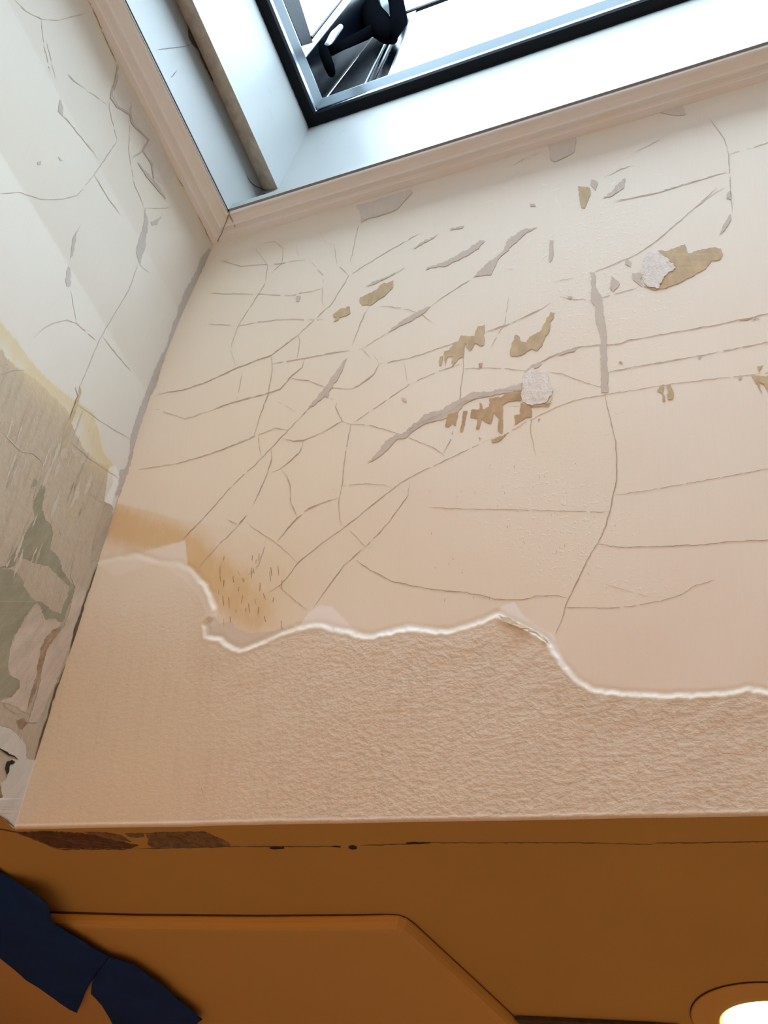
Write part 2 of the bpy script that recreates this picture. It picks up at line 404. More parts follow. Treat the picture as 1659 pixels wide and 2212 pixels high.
# the grey strip of bared tape down the corner
Pp('grey', [(456, 538), (450, 555), (443, 570), (424, 611), (411, 633), (400, 650), (386, 689), (374, 710), (362, 752), (357, 770), (347, 800), (337, 837), (325, 855), (310, 900), (301, 927), (292, 960), (283, 997), (277, 1020), (265, 1051), (253, 1087), (241, 1126), (232, 1159), (217, 1177), (211, 1216),
            (198, 1216), (218, 1156), (238, 1088), (256, 1025), (271, 965), (288, 905), (308, 850), (340, 760), (370, 682), (403, 612), (440, 548)], 1)
for l in ([(340, 852), (360, 848), (395, 843), (450, 824), (508, 797), (558, 777), (586, 768), (616, 745), (643, 725)],
          [(587, 786), (645, 777), (703, 765), (754, 757)], [(450, 889), (508, 868), (577, 850), (606, 841), (627, 815), (653, 794), (658, 775)],
          [(586, 768), (589, 797), (580, 851), (562, 898), (549, 942)], [(627, 817), (667, 822), (703, 837)],
          [(375, 1003), (450, 982), (508, 960), (551, 942), (595, 924), (622, 929)], [(609, 947), (634, 953), (656, 951), (703, 931), (739, 909), (725, 880), (728, 870), (714, 859)],
          [(558, 938), (560, 964), (565, 987)], [(656, 951), (649, 974), (627, 996), (606, 1012), (584, 1020)], [(606, 1012), (620, 1029), (627, 1048), (628, 1085), (642, 1115)],
          [(586, 969), (587, 992), (577, 1025), (567, 1047), (545, 1095)], [(645, 725), (649, 739), (642, 775)], [(819, 786), (808, 808), (775, 833), (757, 840)],
          [(775, 756), (783, 754), (801, 774)], [(1050, 718), (1100, 700), (1160, 672), (1190, 655)], [(486, 1120), (516, 1134)],
          [(1315, 804), (1370, 793), (1437, 782), (1538, 764), (1659, 739), (1750, 720)], [(1326, 436), (1420, 417), (1505, 391), (1570, 372)],
          [(1533, 257), (1565, 300), (1574, 334), (1578, 406), (1582, 458)], [(733, 1075), (700, 1085), (665, 1100), (639, 1122), (616, 1149), (600, 1169)],
          [(603, 1266), (639, 1299), (666, 1319)], [(787, 1183), (741, 1223), (712, 1263), (681, 1306)]):
    C('faint', l, 2.6, .9, .05); C('crack', l, 1.2, 1., .28, lift=.0012)
for l in ([(643, 725), (674, 696), (703, 667), (714, 660), (754, 595), (812, 558), (851, 535), (905, 505)], [(499, 757), (511, 795)], [(524, 804), (511, 866)], [(873, 783), (877, 808), (880, 824)],
          [(553, 537), (578, 573), (573, 613), (515, 703), (497, 757)], [(671, 564), (699, 595), (696, 652), (703, 663)], [(721, 526), (728, 569), (754, 596)],
          [(450, 634), (522, 634), (631, 638), (696, 623)], [(569, 526), (594, 522), (612, 537), (609, 569), (587, 591)], [(757, 566), (772, 497), (775, 486)],
          [(290, 1015), (375, 1003)], [(330, 880), (400, 905), (450, 889)], [(1574, 334), (1659, 308), (1720, 290)], [(703, 837), (761, 840)], [(640, 890), (600, 868)], [(1165, 330), (1100, 360)],
          [(690, 500), (700, 520), (720, 530)], [(640, 530), (646, 560)], [(470, 560), (520, 575), (600, 570), (660, 560)], [(450, 700), (515, 703), (600, 690), (700, 690)], [(1100, 640), (1090, 700), (1060, 750)],
          [(516, 1134), (470, 1180), (430, 1225)], [(575, 1165), (560, 1220), (520, 1260)], [(1403, 1290), (1300, 1260)], [(1500, 450), (1570, 400)]):
    C('faint', l, 2.2, 1, .12)
for l in ([(649, 902), (622, 929), (566, 989), (504, 1047), (470, 1085), (430, 1130), (395, 1165)],
          [(738, 909), (757, 917), (797, 918), (841, 931), (855, 936), (884, 946), (931, 965), (956, 980), (967, 992)],
          [(759, 915), (750, 956), (743, 1011), (739, 1048), (733, 1075), (733, 1120), (742, 1140)], [(763, 913), (812, 880), (884, 830), (956, 799), (1000, 786)],
          [(1050, 953), (967, 992), (884, 1032), (859, 1048), (800, 1095), (750, 1135), (700, 1170), (645, 1215), (607, 1263), (580, 1280)],
          [(1050, 953), (1090, 940), (1130, 915), (1200, 880), (1240, 865), (1305, 853), (1400, 838), (1480, 826), (1560, 817), (1659, 806), (1750, 795)],
          [(761, 747), (786, 681), (799, 662)], [(812, 662), (848, 663), (884, 669), (913, 681), (938, 700)], [(783, 754), (833, 721)], [(933, 660), (964, 638), (992, 620), (1029, 596)],
          [(819, 786), (884, 774), (938, 756), (992, 737), (1050, 718)], [(808, 768), (819, 786)], [(1003, 739), (1001, 797), (993, 866), (985, 913), (974, 949), (958, 980)],
          [(1001, 797), (1050, 795), (1090, 796), (1135, 800)], [(1180, 803), (1215, 807), (1245, 820), (1280, 832), (1310, 838)], [(1278, 590), (1336, 567), (1376, 550), (1420, 520), (1500, 450), (1550, 405)],
          [(1208, 641), (1235, 646), (1275, 648), (1309, 641), (1380, 621)], [(1326, 1070), (1403, 1059), (1538, 1035), (1659, 1013), (1750, 1000)], [(925, 1096), (1000, 1100), (1100, 1101), (1201, 1104), (1316, 1106)],
          [(531, 1127), (567, 1154), (592, 1169), (621, 1194), (643, 1216)], [(885, 1040), (882, 1070), (860, 1100), (845, 1122), (820, 1151), (789, 1181), (751, 1140)], [(739, 1050), (790, 1045), (830, 1048), (845, 1055)],
          [(1222, 1312), (1257, 1313), (1312, 1314), (1357, 1311), (1426, 1299), (1472, 1285), (1504, 1264), (1545, 1253)], [(1148, 880), (1146, 930), (1158, 985)], [(1373, 329), (1424, 302)], [(1305, 383), (1365, 355)],
          [(1200, 608), (1240, 601)]):
    C('crack', l, 1.9, 1., .06)
for l in ([(1307, 850), (1311, 873), (1322, 921), (1331, 954), (1332, 1005), (1332, 1035), (1324, 1069), (1321, 1089), (1309, 1136), (1292, 1173), (1268, 1210), (1250, 1250), (1225, 1300), (1215, 1335), (1200, 1370)],
          [(1150, 791), (1194, 769), (1225, 757), (1252, 750), (1292, 745), (1332, 744), (1363, 734), (1437, 722), (1504, 710), (1572, 697), (1605, 690), (1659, 678), (1750, 655)],
          [(1292, 1175), (1336, 1182), (1437, 1180), (1521, 1177), (1572, 1170), (1659, 1167), (1750, 1160)],
          [(770, 1210), (800, 1232), (845, 1255), (900, 1267), (937, 1274), (991, 1278), (1046, 1287), (1069, 1295), (1129, 1296), (1156, 1288), (1197, 1286), (1226, 1291)]):
    C('crack', l, 2.8, 1.1, 0)
for l, wd in (([(516, 1133), (532, 1114)], 5), ([(1596, 694), (1628, 686)], 5), ([(1222, 1312), (1256, 1313)], 3), ([(429, 1680), (436, 1702), (443, 1725)], 2.2), ([(1064, 878), (1180, 879)], 1),
              ([(1135, 878), (1180, 878), (1195, 858)], 2.2), ([(1393, 600), (1400, 622), (1432, 624)], 2.2), ([(1435, 600), (1462, 580)], 2.2), ([(157, 1773), (162, 1781)], 2.2)):
    C('crack', l, wd, .8, .1)
for i in range(70):             # small scratches in the stained and pitted areas
    if i < 34: a = (random.uniform(470, 610), random.uniform(1190, 1345)); d = (random.uniform(-2, 3), random.uniform(7, 24)); mm = 'rust'; ww = 1.7
    else: a = (random.uniform(900, 1330), random.uniform(1000, 1300)); d = (random.uniform(-3, 3), random.uniform(2, 7)); mm = 'crack'; ww = 1.6
    C(mm, [a, (a[0]+d[0], a[1]+d[1])], ww, .4, 0, False)
grey = [[(750, 772), (741, 799), (725, 826), (712, 844), (709, 859), (700, 857), (667, 884), (649, 902), (674, 870), (703, 837), (714, 819), (728, 799), (739, 783)],
        [(933, 660), (913, 678), (884, 696), (855, 710), (833, 721), (855, 703), (884, 685), (909, 671)],
        [(893, 537), (906, 526), (949, 506), (920, 524)], [(920, 583), (924, 577), (956, 568), (992, 548), (1014, 537), (1036, 519), (1048, 520), (1030, 540), (1000, 558), (965, 575), (935, 578)],
        [(1023, 597), (1053, 569), (1087, 543), (1097, 517), (1134, 494), (1164, 492), (1138, 502), (1112, 526), (1091, 547), (1078, 560), (1061, 594)],
        [(877, 578), (848, 595), (812, 613), (790, 618), (815, 605), (841, 596)], [(1367, 590), (1384, 590), (1386, 620), (1367, 603)], [(1322, 597), (1339, 611), (1326, 631), (1318, 624)],
        [(1352, 560), (1364, 567), (1362, 577), (1350, 571)],
        [(1275, 588), (1279, 617), (1277, 645), (1287, 667), (1288, 700), (1293, 712), (1299, 733), (1297, 760), (1298, 790), (1299, 848), (1313, 848), (1314, 810), (1311, 780), (1310, 755), (1310, 720), (1305, 690), (1303, 670), (1299, 640), (1287, 620), (1285, 590)],
        [(1126, 825), (1133, 803), (1148, 789), (1166, 781), (1170, 787), (1148, 803)], [(1200, 768), (1225, 756), (1250, 752), (1240, 760), (1215, 766)],
        [(1128, 828), (1097, 836), (1057, 847), (1025, 847), (996, 861), (981, 868), (953, 886), (920, 894), (906, 908), (891, 919), (866, 941), (855, 939), (835, 951), (822, 970), (795, 1000), (804, 997), (828, 980), (844, 966), (858, 948), (877, 946), (895, 930), (920, 915), (953, 908), (981, 897), (992, 886), (1003, 872), (1025, 861), (1057, 856), (1086, 850), (1126, 845)],
        [(1578, 462), (1580, 475), (1566, 498), (1552, 511), (1560, 490)], [(867, 858), (876, 862), (880, 870), (872, 867)], [(1188, 520), (1196, 520), (1194, 560), (1187, 568)],
        [(1330, 402), (1350, 385), (1348, 405), (1320, 425), (1302, 428), (1322, 415)], [(1278, 388), (1290, 392), (1288, 412), (1276, 400)], [(1508, 767), (1516, 772), (1510, 776)], [(972, 494), (1002, 488), (1000, 492), (975, 498)],
        [(1144, 440), (1155, 440), (1158, 446), (1146, 446)], [(1640, 690), (1622, 693), (1640, 687)], [(1570, 420), (1578, 412), (1580, 432), (1570, 430)], [(1226, 640), (1238, 642), (1232, 646)],
        [(640, 640), (650, 640), (645, 653), (640, 651)], [(1595, 814), (1600, 810), (1602, 820), (1596, 820)], [(1090, 612), (1082, 640), (1080, 700), (1088, 690), (1092, 640)][:0]]
for g in grey:
    if g: Pp('grey', g)
for g in ([(770, 445), (800, 436), (885, 409), (891, 415), (860, 450), (845, 458), (790, 474), (780, 482), (782, 465)], [(1185, 315), (1245, 296), (1240, 330), (1200, 350), (1190, 345)],
          [(1415, 244), (1475, 229), (1482, 247), (1465, 250), (1440, 246)]):
    Pp('lgrey', g, 1.2); C('faint', g[2:], 2)
for g in ([(851, 606), (850, 620), (833, 638), (801, 660), (783, 660), (777, 649), (779, 642), (797, 634), (812, 627), (822, 616)], [(756, 663), (757, 678), (739, 685), (719, 698), (727, 687), (719, 681), (736, 667)],
          [(1420, 541), (1437, 543), (1480, 528), (1486, 547), (1540, 535), (1557, 537), (1562, 550), (1557, 560), (1535, 565), (1523, 582), (1488, 601), (1463, 614), (1433, 624), (1411, 626), (1390, 620), (1433, 599), (1461, 579), (1437, 556)],
          [(1249, 402), (1275, 406), (1275, 423), (1264, 449), (1256, 449), (1251, 423)],
          [(1113, 724), (1122, 727), (1124, 738), (1137, 740), (1144, 727), (1162, 718), (1171, 713), (1180, 691), (1189, 675), (1198, 675), (1197, 686), (1189, 695), (1188, 713), (1177, 731), (1171, 747), (1159, 758), (1148, 754), (1126, 769), (1103, 769), (1103, 753)],
          [(1032, 706), (1048, 702), (1045, 724), (1047, 745), (1039, 749), (1028, 742), (1019, 756), (1014, 758), (1005, 742), (1001, 771), (992, 774), (981, 789), (976, 792), (978, 771), (967, 772), (962, 790), (960, 760), (971, 756), (978, 742), (990, 740), (996, 725), (1025, 727)],
          [(949, 790), (951, 771), (957, 769), (954, 789)], [(1418, 846), (1432, 830), (1437, 867), (1432, 868), (1430, 850)], [(1442, 833), (1449, 830), (1456, 850), (1454, 863), (1442, 863)],
          [(1624, 811), (1659, 813), (1690, 830), (1659, 848), (1649, 830), (1639, 826), (1646, 850)], [(1636, 793), (1649, 789), (1641, 803)], [(1335, 783), (1341, 781), (1346, 786), (1340, 786)]):
    Pp('khaki', g)
for g in ([(1057, 861), (1086, 857), (1097, 848), (1126, 845), (1126, 865), (1097, 868), (1086, 875), (1086, 937), (1077, 933), (1077, 904), (1068, 890), (1061, 915), (1050, 912), (1041, 904), (1036, 926), (1028, 926), (1032, 904), (1016, 903), (1018, 886), (1036, 885), (1036, 870), (1041, 872), (1043, 885), (1057, 879)],
          [(1000, 890), (1010, 888), (1005, 912), (1000, 933), (994, 933), (998, 912)], [(967, 897), (990, 890), (985, 919), (976, 915), (969, 922), (962, 921)],
          [(1124, 872), (1148, 876), (1150, 901), (1133, 903), (1112, 919), (1112, 897), (1124, 895)], [(1173, 872), (1193, 870), (1184, 879)], [(1061, 951), (1077, 946), (1095, 937), (1083, 951), (1065, 957)], [(1034, 785), (1043, 784), (1040, 795), (1036, 792)],
          [(1162, 905), (1168, 905), (1163, 911)], [(1035, 944), (1040, 948), (1036, 951)]):
    Pp('brown', g, 1.0)
C('crack', [(866, 941), (895, 922), (935, 903), (975, 888), (1003, 868), (1060, 852)], 1.6, 1, .1, lift=.0016)
for g in ([(1133, 807), (1148, 796), (1184, 809), (1186, 825), (1197, 843), (1188, 857), (1177, 872), (1148, 877), (1130, 868), (1126, 854), (1133, 839), (1128, 825)],
          [(1399, 547), (1429, 549), (1461, 579), (1435, 599), (1424, 624), (1399, 620), (1386, 599), (1390, 560)]):
    Pp('chip', g, 1.5, lift=.001)
Pp('khaki', [(1078, 1332), (1100, 1335), (1125, 1350), (1150, 1362), (1180, 1380), (1190, 1394), (1160, 1372), (1120, 1356), (1095, 1346)], 1., lift=.004)
for i in range(90):             # fine pale scrape marks
    a = (random.gauss(1240, 110), random.gauss(480, 150)); an = random.gauss(-.35, .5); l = random.uniform(6, 26)
    if a[1] < 560-.296*(a[0]-460)+12: continue
    C('scrape', [a, (a[0]+l*math.cos(an), a[1]+l*math.sin(an))], 2.6, .3, 0, True, .0004)
for i in range(60):
    a = (random.gauss(1300, 140), random.gauss(1060, 150)); an = random.gauss(-.1, .7); l = random.uniform(4, 15)
    C(random.choice(['scrape', 'faint']), [a, (a[0]+l*math.cos(an), a[1]+l*math.sin(an))], 2.2, .3, 0, True, .0004)
wall_object('wall_front', G, at, WF, uvs)

# ---------------------------------------------------------------- left wall of the shaft
zz = np.arange(ZC-.001, 1.93, .0028)
yy = np.concatenate([np.linspace(0, 1, 520), 1+np.array([.1, .2])])
ye = -.30
zg = zz[:, None]; yf = yw(zz)[:, None]
yg = yf + (ye-yf)*yy[None, :]
G = np.stack([xc(zg)+0*yg, yg, zg+0*yg], -1)
px = proj(G.reshape(-1, 3))
edgefade = np.minimum(1, (yf-yg)/.02).reshape(-1)
G = (G.reshape(-1, 3) + NL*(h_left(px)*edgefade)[:, None]).reshape(G.shape)
uvs = np.stack([G[..., 1]+.51*(G[..., 2]-ZC), (G[..., 2]-ZC)*1.03], -1)
x, y = px[:, 0], px[:, 1]
UND = [(-800, 640), (-100, 660), (0, 752), (30, 790), (60, 808), (90, 830), (112, 856), (140, 880), (150, 900), (160, 930), (185, 975), (215, 1000), (235, 1005), (245, 1035), (225, 1085), (232, 1100), (250, 1120), (400, 2300), (-800, 2300)]
UNDJ = jag(UND, 3, 12, True)
at = {'under': inside(px, UNDJ)*1.0}
YB_ = [(-200, 600), (0, 695), (40, 740), (75, 790), (115, 830), (165, 868), (200, 890), (213, 930), (222, 975), (245, 1005)]
d = pdist(px, YB_); ib = inside(px, YB_ + [(260, 1100), (-800, 1300), (-800, 600)])
at['stain'] = np.where(ib, .68*sm(-d, -75, -5)+.15, .35*sm(-d, -16, 0))*sm(-y, -1180, -980) + .25*np.exp(-((x-150)/60)**2-((y-1120)/60)**2)
at['yellow'] = np.clip(.25*np.exp(-((x-60)/170)**2-((y-330)/180)**2)+.3*np.exp(-((x-330)/60)**2-((y-420)/70)**2) + .75*np.exp(-pdist(px, [(190, 0), (250, 130), (460, 530)])/16) + .4*np.exp(-((x-150)/15)**2-((y-1450)/45)**2), 0, 1)
at['rough'] = .12*at['under']; at['pits'] = .45*at['under']; at['grey'] = 0*x
at['white'] = inside(px, [(225, 1085), (235, 1010), (250, 1005), (258, 1030), (240, 1095)])*.5
WL = Wall(on_left, NL, h_left, ['left', 'grey', 'lgrey', 'khaki', 'olive', 'white', 'crack', 'faint', 'dark', 'tan', 'rust', 'pink', 'filler', 'hole', 'tanl', 'greyl'])
WL.k = G.shape[0]*G.shape[1]; C = WL.crack; Pp = WL.patch
Pp('greyl', [(452, 535), (433, 557), (424, 585), (402, 623), (386, 661), (381, 683), (374, 695), (362, 740), (353, 761), (342, 780), (331, 807), (322, 831), (310, 861), (298, 891), (283, 939), (280, 981), (271, 1012), (258, 1016), (256, 1048), (247, 1078),
            (276, 1050), (287, 1012), (298, 962), (314, 905), (334, 852), (366, 762), (399, 690), (432, 610), (458, 548)], 1.)
Pp('tan', [(225, 1083), (240, 1090), (245, 1100), (238, 1125), (228, 1155), (208, 1212), (196, 1212), (199, 1180), (208, 1140), (218, 1110)], 1.2)
Pp('olive', [(94, 1047), (98, 1054), (93, 1085), (90, 1092), (97, 1120), (108, 1130), (114, 1148), (110, 1180), (108, 1185), (120, 1196), (130, 1213), (135, 1233), (145, 1248), (152, 1258), (160, 1265), (159, 1278), (155, 1292), (148, 1310), (143, 1325), (138, 1340), (128, 1343), (115, 1334), (100, 1338), (90, 1336), (88, 1310), (80, 1300), (75, 1305), (65, 1318), (55, 1330), (48, 1345), (40, 1358), (32, 1370), (25, 1390), (20, 1410), (17, 1430), (17, 1445), (20, 1458), (30, 1458), (43, 1470), (42, 1485), (35, 1498), (25, 1505), (12, 1505), (0, 1512), (-120, 1500), (-120, 1230), (0, 1225), (10, 1222), (22, 1205), (32, 1190), (40, 1178), (48, 1165), (58, 1145), (66, 1132), (74, 1120), (74, 1108), (70, 1095), (74, 1070), (80, 1052)], 1.4)
Pp('olive', [(75, 1033), (82, 1040), (78, 1050), (67, 1050)], .6)
Pp('khaki', [(168, 855), (172, 832), (176, 850), (160, 900), (148, 930), (142, 965), (150, 985), (148, 1000), (138, 985), (132, 960), (140, 925), (150, 895)], 1)
Pp('pink', [(86, 1310), (97, 1340), (120, 1338), (134, 1345), (128, 1360), (105, 1372), (98, 1390), (88, 1410), (85, 1440), (78, 1470), (70, 1500), (55, 1540), (20, 1520), (0, 1515), (25, 1506), (43, 1485), (42, 1470), (20, 1458), (17, 1430), (22, 1400), (40, 1360), (70, 1316)], 1.2)
Pp('pink', [(150, 1240), (165, 1265), (186, 1280), (178, 1310), (160, 1370), (140, 1420), (120, 1475), (95, 1530), (80, 1560), (60, 1560), (80, 1500), (100, 1400), (140, 1350), (162, 1270)], 1.5, lift=.0007)
for g in ([(133, 970), (147, 965), (145, 985), (136, 992), (130, 988)], [(153, 968), (165, 975), (170, 985), (160, 988)], [(180, 980), (186, 990), (176, 1003), (172, 998)], [(12, 1222), (20, 1210), (28, 1200), (15, 1226)]):
    Pp('pink', g, .8)
Pp('filler', [(0, 1568), (25, 1575), (45, 1590), (57, 1608), (57, 1640), (45, 1645), (20, 1630), (0, 1618), (-60, 1600), (-60, 1560)], 1)
Pp('filler', [(20, 1640), (45, 1640), (73, 1641), (76, 1650), (66, 1700), (60, 1730), (45, 1760), (34, 1786), (20, 1772), (0, 1758), (-40, 1730), (-30, 1700), (5, 1690), (15, 1680)], 1)
Pp('rust', [(-40, 1690), (0, 1690), (6, 1720), (2, 1740), (-40, 1735)], 1)
Pp('rust', [(88, 1400), (98, 1378), (115, 1360), (134, 1352), (125, 1370), (108, 1390), (95, 1420), (88, 1450), (80, 1480), (72, 1500), (60, 1530), (62, 1510), (78, 1460)], 1.2, lift=.0008)
Pp('rust', [(33, 1555), (50, 1552), (60, 1562), (48, 1575), (38, 1568)], 1.5)
Pp('hole', [(10, 1660), (14, 1645), (24, 1641), (32, 1645), (28, 1650), (20, 1652), (18, 1668), (14, 1674)], .6, lift=.0015)
C('hole', [(-20, 1608), (0, 1618), (14, 1626), (18, 1630), (30, 1634), (37, 1640)], 5, .8, 0, lift=.0015)
C('crack', [(0, 1567), (22, 1573), (36, 1584), (50, 1600), (57, 1610), (57, 1636)], 2.4)
C('crack', [(0, 1518), (14, 1528), (30, 1540), (45, 1541), (75, 1541), (100, 1540)], 1.6)
C('dark', [(211, 1217), (203, 1240), (196, 1262), (186, 1285), (178, 1310), (170, 1340), (162, 1362), (155, 1390), (148, 1420), (135, 1455), (120, 1487), (108, 1525), (104, 1545), (92, 1580), (80, 1620), (74, 1641)], 3.6, 1.2, 0, lift=.0018)
C('dark', [(180, 1310), (172, 1335), (165, 1352), (158, 1382), (152, 1402)], 7, 1, 0, lift=.0019)
C('dark', [(0, 1762), (12, 1770), (24, 1781), (33, 1788)], 4, 1, 0)
for l in ([(0, 418), (44, 415), (85, 430), (136, 430), (168, 421), (206, 373), (253, 304)], [(203, 377), (231, 424), (259, 462)], [(130, 244), (161, 278), (206, 335)], [(32, 0), (57, 25), (89, 41), (127, 44), (187, 28)],
          [(72, 731), (93, 710), (115, 697), (145, 691), (166, 698), (208, 737)], [(222, 727), (256, 771), (283, 801)], [(297, 573), (278, 627), (234, 700), (212, 741), (174, 833)],
          [(300, 570), (312, 582), (332, 595)], [(0, 924), (15, 945), (45, 975), (72, 979), (96, 1003)], [(193, 1066), (225, 1088)], [(0, 810), (30, 798), (55, 800)]):
    C('faint', l, 2.4, 1, .04); C('crack', l, 1.1, 1, .3)
for l in ([(253, 304), (237, 240), (237, 206)], [(282, 222), (278, 326), (291, 399), (310, 443)], [(110, 160), (95, 100), (89, 41)], [(163, 870), (211, 906), (250, 930), (282, 948)], [(152, 627), (161, 671), (166, 697)], [(180, 188), (230, 225)],
          [(205, 335), (215, 345)], [(310, 450), (360, 450), (375, 440)], [(120, 170), (100, 90)]):
    C('faint', l, 2.0, 1, .1)
for l in ([(253, 139), (250, 175), (240, 200), (239, 212), (253, 231), (282, 247), (285, 266), (300, 282), (321, 301), (307, 326), (285, 342)], [(307, 326), (329, 354), (332, 392)]):
    C('greyl', l, 4, 1.2, 0, lift=.001)
C('greyl', [(254, 140), (251, 165), (248, 190)], 8, 1, 0); C('greyl', [(282, 220), (281, 245), (283, 262)], 7, 1, 0); C('greyl', [(298, 352), (318, 378), (340, 405), (357, 430)], 8, 1, 0, lift=.0011)
C('greyl', [(147, 160), (160, 175), (180, 188)], 4, 1, 0); C('crack', [(137, 250), (148, 262), (162, 278)], 2.2); C('crack', [(146, 954), (160, 962), (193, 991), (222, 1010), (256, 1033)], 1.8)
C('dark', [(162, 835), (168, 855), (158, 880), (150, 905)], 2.5); C('crack', [(84, 1370), (95, 1340)], 1.5)
for g in ([(313, 449), (320, 484), (312, 538), (302, 570), (296, 557), (294, 535), (304, 506), (312, 475)], [(177, 481), (165, 506), (158, 551), (152, 557), (158, 513)], [(149, 570), (152, 585), (152, 617), (144, 619), (141, 608), (144, 585)],
          [(130, 215), (136, 228), (136, 250), (125, 240)], [(325, 480), (345, 470), (350, 462), (340, 485), (328, 488)], [(80, 350), (88, 348), (88, 355), (82, 357)], [(124, 338), (136, 347), (130, 348)]):
    Pp('greyl', g, 1.1)
Pp('lgrey', [(258, 160), (282, 200), (330, 285), (378, 375), (365, 400), (345, 395), (334, 385), (329, 354), (309, 327), (321, 301), (290, 268), (284, 250), (255, 230), (242, 205), (252, 180)], 1, lift=.0004)
C('rust', [(192, 0), (215, 55), (235, 100), (254, 140)], 2.6, 1.2, .1); C('rust', [(380, 380), (410, 425), (435, 480), (455, 522)], 2.4, 1.2, .1)
for i in range(34):             # flakes and scraped blotches of the worn area
    cx, cy = random.uniform(0, 190), random.uniform(880, 1240); L_ = random.uniform(10, 42); W_ = random.uniform(1.2, 4.5)
    if cx > 385-.31*(cy-640)-40: continue
    pts = []
    for k in range(10):
        th = 2*math.pi*k/10; u, v = W_*math.cos(th)*random.uniform(.6, 1.2), L_*math.sin(th)*random.uniform(.6, 1.2); pts.append((cx+u-.36*v, cy+v))
    Pp(random.choice(['tanl', 'tanl', 'tan', 'tan', 'pink']), pts, .9, lift=.0002)
for i in range(150):            # vertical scratches in the worn area, parallel to the corner
    a = (random.uniform(-5, 205), random.uniform(900, 1600)); l = random.uniform(6, 30)
    if a[0]+l*-.0 > 395-.31*(a[1]-640)-30: continue
    C(random.choice(['crack', 'crack', 'rust', 'tan', 'olive']), [a, (a[0]-.33*l+random.uniform(-1, 1), a[1]+l)], random.uniform(.8, 2.0), .5, .1, True)
wall_object('wall_left', G, at, WL, uvs)

# ---------------------------------------------------------------- the other two shaft walls (above and behind the viewer)
XR0, XR1, YK0, YK1 = 1.2, 1.0, -1.2, -.90
XL0 = float(xc(ZC)); XLT = float(xc(1.93))
M['shaft'] = mat('aged_paint', (.84, .82, .78), .7, build=lambda t, b: t.links.new(mixc(t, ramp(t, noise(t, 5), .35, .7), (.86, .84, .80, 1), (.81, .78, .73, 1)), b.inputs['Base Color']))
def slab(name, quad, off, m): return struct(link(name, *prism(quad, off), m))
slab('wall_right', [(XR0, YB, ZC), (XR0, YK0, ZC), (XR1-.01, YK1, 1.93), (XR1-.01, YT-.02, 1.93)], (.03, 0, .0), M['shaft'])
slab('wall_back', [(XL0, YK0, ZC), (XR0, YK0, ZC), (XR1, YK1, 1.93), (XLT, YK1, 1.93)], (0, -.03, 0), M['shaft'])
link('wall_left_rear', [(XL0, -.38, ZC), (XL0, YK0-.02, ZC), (XLT, YK1-.02, 1.93), (XLT, -.38, 1.93)], [(0, 1, 2, 3)], M['shaft'])
bpy.data.objects['wall_left_rear']['kind'] = 'structure'; bpy.data.objects['wall_left_rear'].name = 'wall_rearleft'

# ---------------------------------------------------------------- ceiling
RX0, RX1, RY0, RY1 = -2.1, 1.9, -2.1, 2.35
def on_c(p): return onz(p, ZC)
cv = [(RX0, RY0, ZC), (RX1, RY0, ZC), (RX1, RY1, ZC), (RX0, RY1, ZC), (XL0, YK0, ZC), (XR0, YK0, ZC), (XR0, YB+.0005, ZC), (XL0, YB+.0005, ZC)]
ND = np.array([0, 0, -1.])
WC = Wall(on_c, ND, lambda p: np.zeros(len(p)), ['ceil', 'rust', 'khaki', 'dark', 'hole', 'crack', 'tan', 'brown', 'faint', 'wetwood', 'dryboard'])
WC.k = 8
Pp = WC.patch; C = WC.crack
Pp('wetwood', [(37, 1797), (80, 1814), (125, 1832), (200, 1832), (284, 1832), (300, 1826), (250, 1814), (225, 1806), (170, 1799), (100, 1795)], .9, lift=.0004)
Pp('dryboard', [(180, 1797), (230, 1797), (262, 1804), (285, 1818), (250, 1816), (215, 1806)], .9, lift=.0004)
Pp('dryboard', [(270, 1800), (310, 1799), (312, 1808), (295, 1810), (280, 1808)], .9, lift=.0004)
Pp('dryboard', [(312, 1800), (350, 1797), (440, 1796), (470, 1808), (494, 1820), (498, 1828), (420, 1830), (330, 1831), (318, 1822), (322, 1812)], 1.0, lift=.0004)
for l, ww, m in (([(-30, 1786), (0, 1791), (35, 1797), (58, 1806), (90, 1819), (125, 1833)], 3.4, 'dark'), ([(125, 1834), (200, 1834), (286, 1833)], 3, 'dark'), ([(300, 1833), (400, 1831), (525, 1828)], 2.4, 'dark'),
                 ([(583, 1831), (614, 1830)], 6, 'hole'), ([(716, 1828), (736, 1829)], 3, 'hole'), ([(753, 1830), (771, 1831)], 9, 'hole'), ([(780, 1826), (900, 1822), (935, 1820), (1070, 1820)], 2, 'dark'), ([(878, 1821), (930, 1820)], 3.4, 'hole'),
                 ([(525, 1828), (720, 1828)], 2.2, 'dark'), ([(1070, 1820), (1214, 1820), (1320, 1821)], 2.2, 'dark'), ([(1320, 1822), (1410, 1824)], 2.4, 'dark'), ([(1410, 1821), (1530, 1820), (1659, 1817), (1720, 1815)], 2.4, 'dark'),
                 ([(345, 1812), (360, 1818), (378, 1816)], 3, 'dark'), ([(130, 1812), (180, 1822), (240, 1828)], 3, 'dark'), ([(90, 1803), (150, 1812), (230, 1822), (290, 1830)], 2.5, 'dark'), ([(60, 1918), (82, 1918)], 1.6, 'dark')):
    C(m, l, ww, .9, .0, m != 'hole', lift=.0006)
for i in range(26):
    a = (random.uniform(60, 900), random.uniform(1834, 1842)); C('crack', [a, (a[0]+random.uniform(3, 12), a[1]+random.uniform(-2, 2))], 1.4, .5, 0)
faces = [(0, 1, 5, 4), (1, 2, 6, 5), (2, 3, 7, 6), (3, 0, 4, 7)]
ceil = struct(link('ceiling', cv + [tuple(v) for v in WC.V], faces + WC.F, [M[n] for n in WC.names], [0]*4+WC.mi))
